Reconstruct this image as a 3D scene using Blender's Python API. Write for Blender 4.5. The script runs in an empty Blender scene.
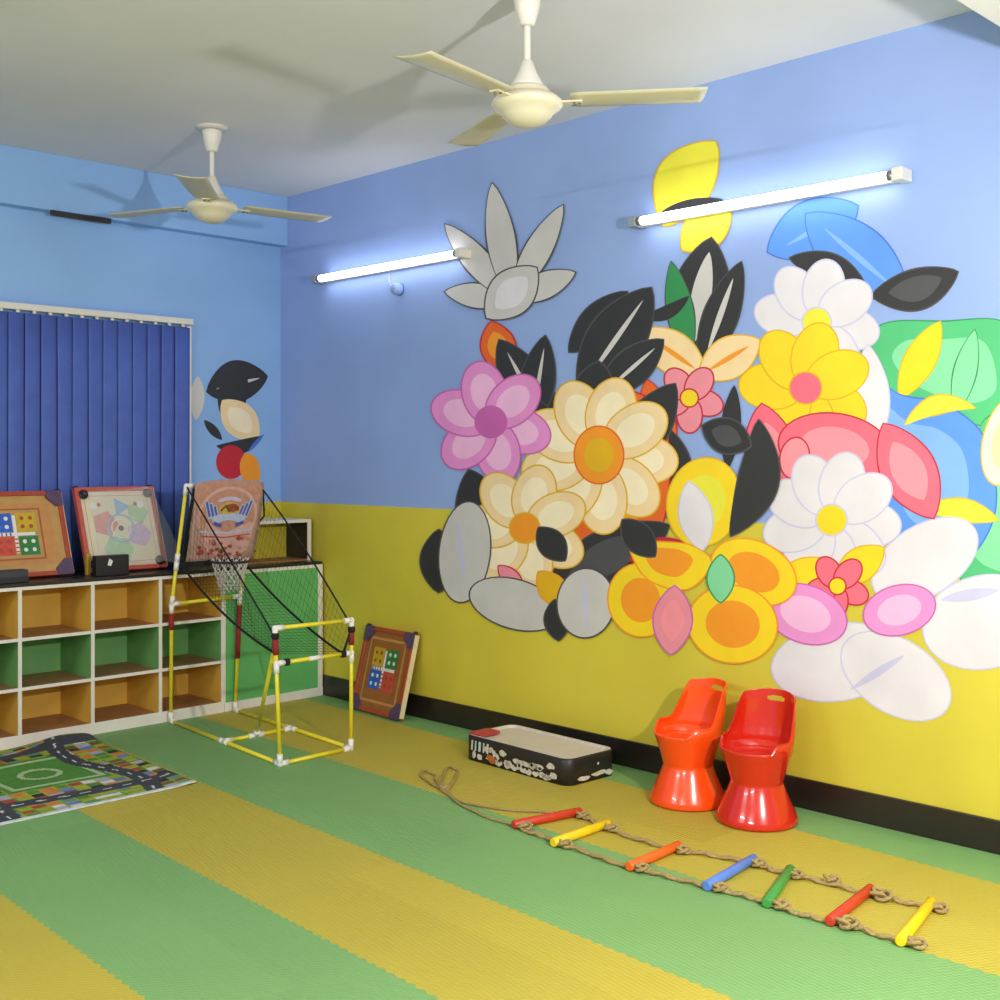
import bpy, bmesh, math, random
from mathutils import Vector, Matrix
from mathutils.geometry import tessellate_polygon
random.seed(7)
PI = math.pi
SC = bpy.context.scene
COL = SC.collection

# ------------------------------------------------------------------ camera model (only used to measure the place)
FPX, HY = 1187.0, 459.0
TH = math.radians(44.6845)
CAM = Vector((-4.196, -6.092, 1.393))
FW = Vector((math.sin(TH), math.cos(TH), 0)); RT = Vector((math.cos(TH), -math.sin(TH), 0)); UP = Vector((0, 0, 1))
def at(px, py, axis, v):
    d = FW + RT*((px-500)/FPX) + UP*((HY-py)/FPX)
    return CAM + d*((v-CAM[axis])/d[axis])

# ------------------------------------------------------------------ materials
def s2l(c): return c/12.92 if c <= .04045 else ((c+.055)/1.055)**2.4
def rgb(h):
    h = h.lstrip('#'); return tuple(s2l(int(h[i:i+2], 16)/255) for i in (0, 2, 4)) + (1,)
MATS = {}
def mat(name, col, rough=.5, var=.06, scale=8, bump=0, bscale=60, metal=0, spec=.5, coat=0):
    if name in MATS: return MATS[name]
    m = bpy.data.materials.new(name); m.use_nodes = True
    n = m.node_tree.nodes; l = m.node_tree.links
    b = n['Principled BSDF']; b.inputs['Roughness'].default_value = rough; b.inputs['Metallic'].default_value = metal
    b.inputs['Specular IOR Level'].default_value = spec
    b.inputs['Coat Weight'].default_value = coat
    c = rgb(col) if isinstance(col, str) else col
    tc = n.new('ShaderNodeTexCoord')
    if var > 0:
        nz = n.new('ShaderNodeTexNoise'); nz.inputs['Scale'].default_value = scale; nz.inputs['Detail'].default_value = 5
        l.new(tc.outputs['Object'], nz.inputs['Vector'])
        mp = n.new('ShaderNodeMapRange'); mp.inputs['From Min'].default_value = .3; mp.inputs['From Max'].default_value = .7
        mp.inputs['To Min'].default_value = 1-var; mp.inputs['To Max'].default_value = 1+var
        l.new(nz.outputs['Fac'], mp.inputs['Value'])
        vm = n.new('ShaderNodeVectorMath'); vm.operation = 'SCALE'; vm.inputs[0].default_value = c[:3]
        l.new(mp.outputs['Result'], vm.inputs['Scale']); l.new(vm.outputs['Vector'], b.inputs['Base Color'])
    else: b.inputs['Base Color'].default_value = c
    if bump > 0:
        nb = n.new('ShaderNodeTexNoise'); nb.inputs['Scale'].default_value = bscale; nb.inputs['Detail'].default_value = 3
        l.new(tc.outputs['Object'], nb.inputs['Vector'])
        bp = n.new('ShaderNodeBump'); bp.inputs['Strength'].default_value = bump; bp.inputs['Distance'].default_value = .01
        l.new(nb.outputs['Fac'], bp.inputs['Height']); l.new(bp.outputs['Normal'], b.inputs['Normal'])
    MATS[name] = m; return m
def emit_mat(name, col, strength):
    m = bpy.data.materials.new(name); m.use_nodes = True
    b = m.node_tree.nodes['Principled BSDF']
    b.inputs['Base Color'].default_value = rgb(col); b.inputs['Emission Color'].default_value = rgb(col)
    b.inputs['Emission Strength'].default_value = strength; return m
def clear_mat(name, col, alpha, rough):
    m = mat(name, col, rough, 0); m.node_tree.nodes['Principled BSDF'].inputs['Alpha'].default_value = alpha; return m

M = dict(
 blue_far=mat('painted_wall_light_blue', '#8ab2e4', .55, .07, 1.6, .05, 9),
 blue_side=mat('painted_wall_blue', '#8fa8de', .5, .08, 1.3, .05, 9),
 yellow_wall=mat('painted_wall_yellow', '#d2c23e', .45, .07, 1.5, .05, 9),
 ceiling=mat('ceiling_distemper', '#d9d8dc', .8, .05, 1.2),
 white_beam=mat('white_beam_paint', '#d8d4d0', .7, .03, 2),
 skirting=mat('dark_skirting_tile', '#261f1b', .3, .1, 4),
 cream=mat('cream_enamel', '#dcd3b8', .3, .03, 5),
 blade=mat('cream_fan_blade', '#c3bda0', .35, .04, 5),
 offwhite=mat('offwhite_enamel', '#ddd8cf', .35, .03, 5),
 white=mat('white_laminate', '#e2dcd2', .45, .04, 6),
 ochre=mat('ochre_laminate', '#e3b548', .5, .06, 9),
 cubgreen=mat('green_laminate', '#74ad64', .5, .06, 9),
 doorgreen=mat('green_door_laminate', '#62b268', .4, .08, 7),
 brown=mat('brown_shelf_laminate', '#a5764f', .5, .12, 14),
 black=mat('black_worktop_laminate', '#241e1c', .35, .1, 8),
 boxdark=mat('dark_box_interior', '#2c2420', .6, .08, 8),
 slat=mat('blue_blind_fabric', '#5068b8', .75, .06, 12, .15, 220),
 pole=mat('yellow_plastic_tube', '#e8d730', .35, .04, 20),
 joint=mat('white_plastic_joint', '#ece8e2', .4, .02, 20),
 sleeve=mat('red_foam_sleeve', '#8e2320', .8, .1, 40),
 cord=mat('black_nylon_cord', '#121211', .8, .1, 60),
 net=mat('white_net_string', '#cfcbc2', .8, .05, 60),
 rope=mat('tan_jute_rope', '#ab925c', .9, .2, 160, .6, 260),
 r_red=mat('red_wood_rung', '#c9391f', .4, .08, 30), r_yel=mat('yellow_wood_rung', '#efcb18', .4, .08, 30),
 r_ora=mat('orange_wood_rung', '#f0661b', .4, .08, 30), r_blu=mat('blue_wood_rung', '#5a80d2', .4, .08, 30),
 r_grn=mat('green_wood_rung', '#3f9440', .4, .08, 30),
 ch_or=mat('orange_red_plastic', '#f64d10', .22, .02, 10, coat=.4), ch_rd=mat('red_plastic', '#cb2410', .2, .02, 10, coat=.5),
 glass=clear_mat('window_glass', '#9fb4c0', .35, .05), steel=mat('grey_steel', '#8b8a86', .35, .05, 20, metal=.7),
 tube=emit_mat('lit_fluorescent_tube', '#f4f6ff', 9.0),
)

# ------------------------------------------------------------------ mesh helpers
class MB:
    def __init__(s): s.bm = bmesh.new(); s.mats = []
    def mi(s, m):
        if m not in s.mats: s.mats.append(m)
        return s.mats.index(m)
    def box(s, a, b, m, rot=None, org=None):
        x0, y0, z0 = a; x1, y1, z1 = b
        vs = [s.bm.verts.new(p) for p in ((x0,y0,z0),(x1,y0,z0),(x1,y1,z0),(x0,y1,z0),(x0,y0,z1),(x1,y0,z1),(x1,y1,z1),(x0,y1,z1))]
        i = s.mi(m)
        for f in ((3,2,1,0),(4,5,6,7),(0,1,5,4),(1,2,6,5),(2,3,7,6),(3,0,4,7)):
            s.bm.faces.new([vs[k] for k in f]).material_index = i
        if rot is not None: bmesh.ops.transform(s.bm, matrix=rot, verts=vs)
        return s
    def tube(s, pts, r, m, n=8, cap=True, smooth=True):
        pts = [Vector(p) for p in pts]; i = s.mi(m); rings = []
        rr = r if hasattr(r, '__len__') else [r]*len(pts)
        prev = None
        for k, p in enumerate(pts):
            t = (pts[min(k+1, len(pts)-1)] - pts[max(k-1, 0)])
            t = t.normalized() if t.length > 1e-9 else Vector((0, 0, 1))
            if prev is None:
                a = t.cross(Vector((0, 0, 1)) if abs(t.z) < .9 else Vector((1, 0, 0))).normalized()
            else:
                a = (prev - t*prev.dot(t)); a = a.normalized() if a.length > 1e-6 else t.orthogonal().normalized()
            prev = a; b = t.cross(a)
            rings.append([s.bm.verts.new(p + (a*math.cos(2*PI*q/n) + b*math.sin(2*PI*q/n))*rr[k]) for q in range(n)])
        for k in range(len(rings)-1):
            for q in range(n):
                f = s.bm.faces.new((rings[k][q], rings[k][(q+1) % n], rings[k+1][(q+1) % n], rings[k+1][q])); f.material_index = i; f.smooth = smooth
        if cap:
            for ring in (rings[0], rings[-1]):
                f = s.bm.faces.new(ring); f.material_index = i
        return s
    def lathe(s, prof, m, c=(0, 0, 0), n=32, axis=None):
        i = s.mi(m); R_ = []; vs = []
        for r, z in prof:
            ring = [s.bm.verts.new((r*math.cos(2*PI*q/n)+c[0], r*math.sin(2*PI*q/n)+c[1], z+c[2])) for q in range(n)] if r > 1e-6 else [s.bm.verts.new((c[0], c[1], z+c[2]))]
            R_.append(ring); vs += ring
        for a, b in zip(R_, R_[1:]):
            if len(a) == 1 and len(b) == 1: continue
            for q in range(n):
                if len(a) == 1: f = s.bm.faces.new((a[0], b[(q+1) % n], b[q]))
                elif len(b) == 1: f = s.bm.faces.new((a[q], a[(q+1) % n], b[0]))
                else: f = s.bm.faces.new((a[q], a[(q+1) % n], b[(q+1) % n], b[q]))
                f.material_index = i; f.smooth = True
        if axis is not None:
            bmesh.ops.transform(s.bm, matrix=axis, verts=vs)
        return s
    def poly(s, pts, m):
        pts = [Vector(p) for p in pts]; i = s.mi(m)
        vs = [s.bm.verts.new(p) for p in pts]
        for t in tessellate_polygon([pts]):
            try: s.bm.faces.new([vs[k] for k in t]).material_index = i
            except ValueError: pass
        return s
    def prism(s, pts, off, m):
        """closed outline given thickness by the vector off"""
        pts = [Vector(p) for p in pts]; off = Vector(off); i = s.mi(m); n = len(pts)
        a = [s.bm.verts.new(p) for p in pts]; b = [s.bm.verts.new(p+off) for p in pts]
        for t in tessellate_polygon([pts]):
            for g in (a, b):
                try: s.bm.faces.new([g[k] for k in t]).material_index = i
                except ValueError: pass
        for k in range(n):
            s.bm.faces.new((a[k], a[(k+1) % n], b[(k+1) % n], b[k])).material_index = i
        return s
    def build(s, name, parent=None, bevel=0, solid=0, smooth=False, normals=True):
        if normals: bmesh.ops.recalc_face_normals(s.bm, faces=s.bm.faces)
        me = bpy.data.meshes.new(name); s.bm.to_mesh(me); s.bm.free()
        for m in s.mats: me.materials.append(m)
        o = bpy.data.objects.new(name, me); COL.objects.link(o)
        if parent: o.parent = parent
        if smooth:
            for p in me.polygons: p.use_smooth = True
        if solid:
            k = o.modifiers.new('thickness', 'SOLIDIFY'); k.thickness = solid; k.offset = 0
        if bevel:
            k = o.modifiers.new('bevel', 'BEVEL'); k.width = bevel; k.segments = 2; k.limit_method = 'ANGLE'
        return o
def tag(o, label, cat, group=None):
    o['label'] = label; o['category'] = cat
    if group: o['group'] = group
    return o
def thing(name, label, cat, loc=(0, 0, 0), rz=0, group=None):
    o = bpy.data.objects.new(name, None); o.empty_display_size = .1; COL.objects.link(o)
    o.location = loc; o.rotation_euler = (0, 0, rz); return tag(o, label, cat, group)
def struct(o, label=None):
    o['kind'] = 'structure'
    if label: o['label'] = label
    return o
def lab(o, t): o['label'] = t; return o
def copy_tree(o, parent=None):
    c = o.copy(); COL.objects.link(c)
    if parent: c.parent = parent
    for ch in list(o.children): copy_tree(ch, c)
    return c
def spline(pts, per=8, closed=True):
    pts = [Vector(p) for p in pts]; n = len(pts); out = []
    rng = range(n) if closed else range(n-1)
    for k in rng:
        p0 = pts[(k-1) % n] if closed or k > 0 else pts[0]; p1 = pts[k]; p2 = pts[(k+1) % n]
        p3 = pts[(k+2) % n] if closed or k+2 < n else pts[-1]
        for q in range(per):
            t = q/per
            out.append(.5*((2*p1)+(p2-p0)*t+(2*p0-5*p1+4*p2-p3)*t*t+(3*p1-p0-3*p2+p3)*t**3))
    if not closed: out.append(pts[-1])
    return out

# ------------------------------------------------------------------ the setting
XL, YF = -6.2, -7.4                       # how far the room runs to the left and towards the viewer
WY = .08                                  # face of the window wall
ZB = 1.13                                 # height of the yellow dado
def floor_material():
    m = bpy.data.materials.new('foam_floor_mats'); m.use_nodes = True
    n = m.node_tree.nodes; l = m.node_tree.links; b = n['Principled BSDF']; b.inputs['Roughness'].default_value = .6
    g = n.new('ShaderNodeNewGeometry'); sp = n.new('ShaderNodeSeparateXYZ'); l.new(g.outputs['Position'], sp.inputs[0])
    def mt(op, a, c=None, d=None):
        k = n.new('ShaderNodeMath'); k.operation = op
        for idx, v in enumerate((a, c, d)):
            if v is None: continue
            if isinstance(v, (int, float)): k.inputs[idx].default_value = v
            else: l.new(v, k.inputs[idx])
        return k.outputs[0]
    X, Y = sp.outputs['X'], sp.outputs['Y']
    skew = mt('MULTIPLY', mt('ADD', Y, 2.5), .035)
    teeth = mt('MULTIPLY', mt('SUBTRACT', mt('PINGPONG', Y, .022), .011), .55)
    xw = mt('ADD', mt('SUBTRACT', X, skew), teeth)
    u = mt('DIVIDE', mt('ADD', xw, 6.5), 6.5)
    cr = n.new('ShaderNodeValToRGB'); cr.color_ramp.interpolation = 'CONSTANT'; l.new(u, cr.inputs[0])
    G, Yc = rgb('#79a764'), rgb('#b8a83c')
    bounds = [(-6.5, G), (-6.16, Yc), (-5.58, G), (-5.0, Yc), (-4.42, G), (-3.84, Yc), (-3.27, G), (-2.69, None), (-2.12, None), (-1.55, None), (-.88, None), (-.23, None)]
    cols = [Yc, G]*10
    els = cr.color_ramp.elements
    seq = [(-.23, G), (-.925, Yc), (-1.55, G), (-2.12, Yc), (-2.69, G), (-3.27, Yc), (-3.84, G), (-4.42, Yc), (-5.0, G), (-6.5, Yc)]
    els[0].position = 0; els[0].color = seq[-1][1]
    els[1].position = (seq[0][0]+6.5)/6.5; els[1].color = seq[0][1]
    for x, c in seq[1:-1]:
        e = els.new((x+6.5)/6.5); e.color = c
    row = mt('FLOOR', mt('DIVIDE', mt('ADD', mt('ADD', Y, 10+.0), mt('MULTIPLY', X, .035)), .585))
    colm = mt('FLOOR', mt('DIVIDE', mt('ADD', xw, 6.36), .575))
    cb = n.new('ShaderNodeCombineXYZ'); l.new(row, cb.inputs[0]); l.new(colm, cb.inputs[1])
    wn = n.new('ShaderNodeTexWhiteNoise'); l.new(cb.outputs[0], wn.inputs['Vector'])
    nz = n.new('ShaderNodeTexNoise'); nz.inputs['Scale'].default_value = 2.2; l.new(g.outputs['Position'], nz.inputs['Vector'])
    v = mt('ADD', mt('MULTIPLY', wn.outputs['Value'], .09), mt('ADD', mt('MULTIPLY', nz.outputs['Fac'], .12), .89))
    # pressed lozenge relief
    a = mt('SINE', mt('MULTIPLY', mt('ADD', X, mt('MULTIPLY', Y, .45)), 300)); c2 = mt('SINE', mt('MULTIPLY', mt('SUBTRACT', Y, mt('MULTIPLY', X, .45)), 210))
    h = mt('MULTIPLY', a, c2)
    fy = mt('FRACT', mt('DIVIDE', mt('ADD', mt('ADD', Y, 10), mt('MULTIPLY', X, .035)), .585))
    vm = n.new('ShaderNodeVectorMath'); vm.operation = 'SCALE'; l.new(cr.outputs[0], vm.inputs[0]); l.new(v, vm.inputs['Scale'])
    l.new(vm.outputs[0], b.inputs['Base Color'])
    bp = n.new('ShaderNodeBump'); bp.inputs['Strength'].default_value = .35; bp.inputs['Distance'].default_value = .004
    l.new(h, bp.inputs['Height']); l.new(bp.outputs[0], b.inputs['Normal'])
    return m
struct(MB().box((XL, YF, -.1), (0.2, .28, 0), floor_material()).build('floor'), 'floor of interlocking green and yellow foam mats laid in stripes')
struct(MB().box((XL, YF, 3.0), (0.2, .28, 3.1), M['ceiling']).build('ceiling'), 'plain off-white ceiling')
w = MB(); w.box((0, YF, 0), (.2, .28, ZB), M['yellow_wall']); w.box((0, YF, ZB), (.2, .28, 3.0), M['blue_side'])
struct(w.build('wall_right'), 'long wall painted blue above a yellow dado')
WX0, WX1, WZ0, WZ1 = -2.9, -.665, .86, 2.13
w = MB()
w.box((WX1, WY, 0), (0, .28, ZB), M['yellow_wall']); w.box((WX1, WY, ZB), (0, .28, 3.0), M['blue_far'])
w.box((XL, WY, 0), (WX1, .28, WZ0), M['yellow_wall']); w.box((WX0, WY, WZ1), (WX1, .28, 3.0), M['blue_far'])
w.box((XL, WY, WZ0), (WX0, .28, ZB), M['yellow_wall']); w.box((XL, WY, ZB), (WX0, .28, 3.0), M['blue_far'])
struct(w.build('wall_back'), 'far wall painted pale blue around the window')
struct(MB().box((XL, 0, 2.70), (0, WY, 3.0), M['blue_far']).build('trim_1', bevel=.004), 'blue painted beam along the top of the far wall')
struct(MB().box((-6.2, -4.95, 2.70), (0, -4.6, 3.0), M['white_beam']).build('trim_2', bevel=.004), 'white painted beam crossing the ceiling')
struct(MB().box((-.014, YF, 0), (0, -.0, .12), M['skirting']).build('baseboard_right', bevel=.003), 'dark brown skirting along the mural wall')
wf = MB()
for a, b in (((WX1, .045, WZ0-.03), (WX1+.03, .2, WZ1+.03)), ((WX0-.03, .045, WZ0-.03), (WX0, .2, WZ1+.03)), ((WX0, .08, WZ1), (WX1, .2, WZ1+.03)), ((WX0, .08, WZ0-.03), (WX1, .2, WZ0)), ((-1.8, .12, WZ0), (-1.76, .18, WZ1))):
    wf.box(a, b, M['white'])
win = struct(wf.build('window_1', bevel=.003), 'white framed window behind the blue blind')
MB().box((WX0, .145, WZ0), (WX1, .155, WZ1), M['glass']).build('pane', win)

# ------------------------------------------------------------------ vertical blind
bl = thing('vertical_blind', 'closed blue vertical blind hanging over the window', 'blind', (0, 0, 0))
hr = MB(); hr.box((-2.9, .012, 2.165), (-.64, .056, 2.20), M['offwhite']); hr.build('head_rail', bl, bevel=.004)
for k in range(26):
    x = -.70 - k*.0865; tw = math.radians(random.uniform(9, 17)); sw = random.uniform(-.006, .006)
    s = MB(); i = s.mi(M['slat']); cols = []
    for q in range(7):
        t = (q/6-.5)*.104
        bow = .004*(1-(2*q/6-1)**2)
        cols.append([s.bm.verts.new((x+t*math.cos(tw)+sw*(2.15-z)/1.3, .034 - bow + t*math.sin(tw)*.75, z)) for z in (2.150, 1.7, 1.3, .802)])
    for q in range(6):
        for j in range(3):
            f = s.bm.faces.new((cols[q][j], cols[q+1][j], cols[q+1][j+1], cols[q][j+1])); f.smooth = True; f.material_index = i
    so = s.build('slat', bl, solid=.0012, normals=False)
    MB().box((x-.008, .024, 2.152), (x+.008, .036, 2.166), M['offwhite']).build('carrier_clip', so)
dk = MB(); dk.box((-1.494, -.018, 2.672), (-1.159, 0, 2.70), M['boxdark'])
tag(dk.build('vent_strip', bevel=.003), 'short dark brown strip under the blue beam, left of the far fan', 'strip')

# ------------------------------------------------------------------ cabinets along the far wall
F0 = -.38
XD = [-2.935, -2.56, -2.185, -1.81, -1.44, -1.065, -.69]
ZR = [.05, .278, .518, .765]
cs = thing('cubby_shelf', 'white edged open cubby shelf with yellow and green compartments', 'shelf', (-1.8, -.2, 0))
def cl(o, par):                       # keep world coordinates while parenting to a moved empty
    o.parent = par; o.matrix_parent_inverse = Matrix.Translation(par.location).inverted(); return o
fr = MB()
fr.box((XD[0]-.009, F0, 0), (XD[-1]+.008, -.0, ZR[0]-.006), M['white'])
for k, x in enumerate(XD): fr.box((x-.009, F0, ZR[0]-.006), (x+.009, F0+.006, ZR[3]+.006), M['white'])
for z in ZR: fr.box((XD[0]-.009, F0-.001, z-.008), (XD[-1]+.009, F0+.005, z+.008), M['white'])
cl(fr.build('face_frame'), cs)
cl(MB().box((XD[0], -.018, ZR[0]), (XD[-1], -.004, ZR[3]), M['white']).build('back_panel'), cs)
for k in range(len(XD)-1):
    for j in range(3):
        mm = (M['ochre'], M['cubgreen'], M['ochre'])[j]
        x0, x1, z0, z1 = XD[k]+.002, XD[k+1]-.002, ZR[j]-.002, ZR[j+1]+.002
        c = MB(); t = .006; y0, y1 = F0+.006, -.018
        c.box((x0, y0, z0), (x0+t, y1, z1), mm); c.box((x1-t, y0, z0), (x1, y1, z1), mm)
        c.box((x0+t, y1-t, z0+t), (x1-t, y1, z1-t), mm); c.box((x0+t, y0, z1-t), (x1-t, y1, z1), mm)
        c.box((x0+t, y0, z0), (x1-t, y1, z0+t), M['brown'])
        lab(cl(c.build('cubby'), cs), ('yellow', 'green', 'yellow')[j]+' lined cubby with a brown floor')
gc = thing('green_cabinet', 'white framed cabinet with a plain green front beside the cubbies', 'cabinet', (-.36, -.2, 0))
c = MB(); c.box((-.68, F0+.012, .05), (-.03, -.004, .765), M['white']); cl(c.build('body'), gc)
c = MB(); c.box((-.68, F0-.006, 0), (-.018, 0, .05), M['white']); cl(c.build('plinth', bevel=.003), gc)
c = MB(); c.box((-.05, F0, .05), (-.018, F0+.012, .773), M['white']); c.box((-.68, F0, .755), (-.05, F0+.012, .773), M['white']); c.box((-.68, F0, .05), (-.672, F0+.012, .755), M['white']); cl(c.build('face_frame'), gc)
c = MB(); c.box((-.672, F0+.003, .05), (-.05, F0+.013, .755), M['doorgreen']); lab(cl(c.build('door'), gc), 'plain green front panel')
CT = .79
c = MB(); c.box((XD[0]-.02, F0+.008, .774), (-.016, .07, CT), M['black'])
tag(c.build('worktop', bevel=.002), 'long dark worktop running over the cubbies and green cabinet', 'worktop')
# small open box on the worktop
ob = thing('open_box', 'small white edged open box on the worktop by the corner', 'box', (-.25, -.14, CT))
x0, x1, y0, y1, z0, z1 = -.52, -.02, -.27, -.02, CT, 1.035
c = MB(); c.box((x0, y0, z1-.018), (x1, y0+.006, z1), M['white']); c.box((x0, y0, z0), (x0+.02, y0+.006, z1-.018), M['white']); c.box((x1-.026, y0, z0), (x1, y0+.006, z1-.018), M['white'])
cl(c.build('face_frame'), ob)
c = MB(); c.box((x0, y0+.006, z1-.012), (x1, y1, z1), M['white']); c.box((x0, y0+.006, z0), (x0+.012, y1, z1-.012), M['boxdark']); c.box((x1-.012, y0+.006, z0), (x1, y1, z1-.012), M['boxdark'])
c.box((x0+.012, y0+.006, z0), (x1-.012, y1, z0+.008), M['brown']); cl(c.build('shell'), ob)
c = MB(); c.box((x0+.012, y1-.008, z0+.008), (x1-.012, y1, z1-.012), M['yellow_wall']); lab(cl(c.build('back_panel'), ob), 'yellow back panel')

# ------------------------------------------------------------------ game boards (carrom / ludo)
bm_ = dict(wood=mat('orange_wood_print', '#c58a4e', .4, .1, 20), rail=mat('red_brown_rail', '#a9452c', .4, .1, 25), rail2=mat('pink_red_rail', '#c45a48', .4, .1, 25),
           field=mat('tan_board_print', '#bd9354', .4, .1, 14), field2=mat('brown_board_print', '#9a5f2e', .4, .1, 14), line=mat('orange_board_line', '#a85a26', .4, .05, 20),
           b=mat('ludo_blue', '#2f5fc4', .4, .1, 40), y=mat('ludo_yellow', '#c9a722', .4, .1, 40), g=mat('ludo_green', '#2f7d3e', .4, .1, 40), r=mat('ludo_red', '#cc4c3c', .4, .1, 40),
           w=mat('print_white', '#e4e2dc', .4, .04, 40), purple=mat('purple_corner_print', '#57405e', .5, .35, 90), stud=mat('dark_corner_stud', '#22191c', .4, .1, 30),
           cream=mat('cream_board', '#dcd3b4', .35, .06, 10), pr=mat('faded_red_print', '#d08a80', .4, .1, 30), pb=mat('faded_blue_print', '#8fb0cf', .4, .1, 30),
           pg=mat('faded_green_print', '#a9c99a', .4, .1, 30), pp=mat('faded_lilac_print', '#c7a9c4', .4, .1, 30), edge=mat('pale_board_edge', '#e3d3a2', .4, .05, 20))
def disc(mb, cx, cz, r, y, m, n=20, rz=None):
    rz = rz or r
    mb.poly([(cx+r*math.cos(2*PI*k/n), y, cz+rz*math.sin(2*PI*k/n)) for k in range(n)], m)
def ringd(mb, cx, cz, r0, r1, y, m, n=28):
    i = mb.mi(m); a = [mb.bm.verts.new((cx+r0*math.cos(2*PI*k/n), y, cz+r0*math.sin(2*PI*k/n))) for k in range(n)]
    b = [mb.bm.verts.new((cx+r1*math.cos(2*PI*k/n), y, cz+r1*math.sin(2*PI*k/n))) for k in range(n)]
    for k in range(n): mb.bm.faces.new((a[k], a[(k+1) % n], b[(k+1) % n], b[k])).material_index = i
def rect(mb, x0, z0, x1, z1, y, m): mb.poly([(x0, y, z0), (x1, y, z0), (x1, y, z1), (x0, y, z1)], m)
def make_board(name, label, cat, kind, W, H, group=None):
    """a framed board in its own xz plane, front facing -y, base edge at z=0"""
    t = thing(name, label, cat, group=group); e = .024; d = .036
    fm = bm_['rail'] if kind != 'carrom' else bm_['rail2']
    f = MB(); f.box((-W/2, 0, 0), (W/2, d, e), fm); f.box((-W/2, 0, H-e), (W/2, d, H), fm)
    f.box((-W/2, 0, e), (-W/2+e, d, H-e), fm); f.box((W/2-e, 0, e), (W/2, d, H-e), bm_['rail'])
    f.build('rail_frame', t, bevel=.003)
    f = MB(); f.box((W/2, .004, .01), (W/2+.004, d-.004, H-.01), bm_['edge']); lab(f.build('side_strip', t), 'pale strip along the edge')
    p = MB(); y = .010; base = {'ludo': bm_['field'], 'dark': bm_['field2'], 'carrom': bm_['cream']}[kind]
    p.box((-W/2+e, y, e), (W/2-e, d-.004, H-e), base); yy = y-.0006; cx, cz = 0, H/2
    if kind != 'carrom':
        if kind == 'ludo':
            q = W/2-e-.03
            for s0, s1, mm in ((.13, .122, bm_['line']),): pass
            rect(p, -W*.36, H*.14, W*.36, H*.86, yy, bm_['wood']); yy -= .0005
            rect(p, -W*.29, H*.20, W*.25, H*.80, yy, bm_['line']); yy -= .0005
            rect(p, -W*.27, H*.22, W*.23, H*.78, yy, bm_['field']); yy -= .0005
            cx = -W*.03
            quads = (('b', 0, 1), ('y', 1, 1), ('r', 0, 0), ('g', 1, 0)); s = W*.20
        else:
            rect(p, -W*.36, H*.12, W*.36, H*.88, yy, bm_['wood']); yy -= .0005
            rect(p, -W*.33, H*.15, W*.33, H*.85, yy, bm_['field2']); yy -= .0005
            rect(p, -W*.25, H*.24, W*.25, H*.80, yy, bm_['line']); yy -= .0005
            quads = (('y', 0, 1), ('g', 1, 1), ('b', 0, 0), ('r', 1, 0)); s = W*.225; cz = H*.52
        gap = .012
        for c_, a, b in quads:
            x0 = cx + (gap if a else -gap-s); z0 = cz + (gap if b else -gap-s)
            rect(p, x0, z0, x0+s, z0+s, yy, bm_[c_])
            for dx in (.28, .72):
                for dz in (.28, .72):
                    disc(p, x0+s*dx, z0+s*dz, s*.11, yy-.0006, bm_['w'] if c_ in 'bg' else bm_['rail'], 10)
        rect(p, cx-gap*.7, cz-s, cx+gap*.7, cz+s, yy-.0003, bm_['w']); rect(p, cx-s, cz-gap*.7, cx+s, cz+gap*.7, yy-.0004, bm_['w'])
        for k in range(4):
            rect(p, cx-gap*.7, cz-s+s*.22*k+.004, cx+gap*.7, cz-s+s*.22*k+.012, yy-.0005, bm_['r']); rect(p, cx-s+s*.22*k+.004, cz-gap*.7, cx-s+s*.22*k+.012, cz+gap*.7, yy-.0006, bm_['b'])
    else:
        for s_, mm in ((.40, bm_['pr']), (.392, bm_['cream'])): rect(p, -W*s_, H*(.5-s_), W*s_, H*(.5+s_), yy, mm); yy -= .0004
        disc(p, -.085, H*.56, .075, yy, bm_['pr'], 5); disc(p, .10, H*.42, .075, yy, bm_['pp'], 5)
        disc(p, .015, H*.76, .06, yy, bm_['pb'], 3); disc(p, -.03, H*.25, .085, yy, bm_['pg'], 6); disc(p, .11, H*.68, .065, yy, bm_['pg'], 5)
        ringd(p, 0, H*.5, .072, .082, yy-.0004, bm_['pb']); ringd(p, 0, H*.5, .05, .056, yy-.0005, bm_['w']); disc(p, 0, H*.5, .016, yy-.0006, bm_['purple'])
        for sx in (-1, 1):
            disc(p, sx*.135, H*.78, .02, yy-.0004, bm_['w']); disc(p, sx*.105, H*.79, .011, yy-.0005, bm_['rail'])
    p.build('board_panel', t)
    for sx in (-1, 1):
        for sz in (0, 1):
            c = MB(); L = .085; z0 = H if sz else 0; k = -1 if sz else 1; x0 = sx*W/2
            if kind != 'carrom':
                c.prism([(x0, -.002, z0), (x0-sx*L, -.002, z0), (x0-sx*L, -.002, z0+k*L*.45), (x0-sx*L*.45, -.002, z0+k*L), (x0, -.002, z0+k*L)], (0, .014, 0), bm_['purple'])
                lab(c.build('corner_plate', t), 'purple patterned corner plate')
            else:
                c.lathe([(0, -.004), (.024, -.004), (.026, .006), (.018, .008)], bm_['stud'], n=16, axis=Matrix.Translation((x0-sx*.042, 0, z0+k*.042)) @ Matrix.Rotation(PI/2, 4, 'X'))
                lab(c.build('corner_pocket', t), 'dark round corner pocket')
            c = MB(); c.lathe([(0, -.012), (.01, -.011), (.013, 0), (.013, .02), (0, .022)], bm_['stud'], n=12, axis=Matrix.Translation((x0-sx*.012, .014, z0+k*.012)))
            c.build('corner_stud', t)
    return t
def lean(t, p, rz, tilt):
    t.matrix_world = Matrix.Translation(p) @ Matrix.Rotation(rz, 4, 'Z') @ Matrix.Rotation(-tilt, 4, 'X')
BH = .455
b1 = make_board('board_game', 'tan framed ludo board leaning on the blind at the left end of the worktop', 'board game', 'ludo', .50, BH, 'framed game boards')
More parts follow.
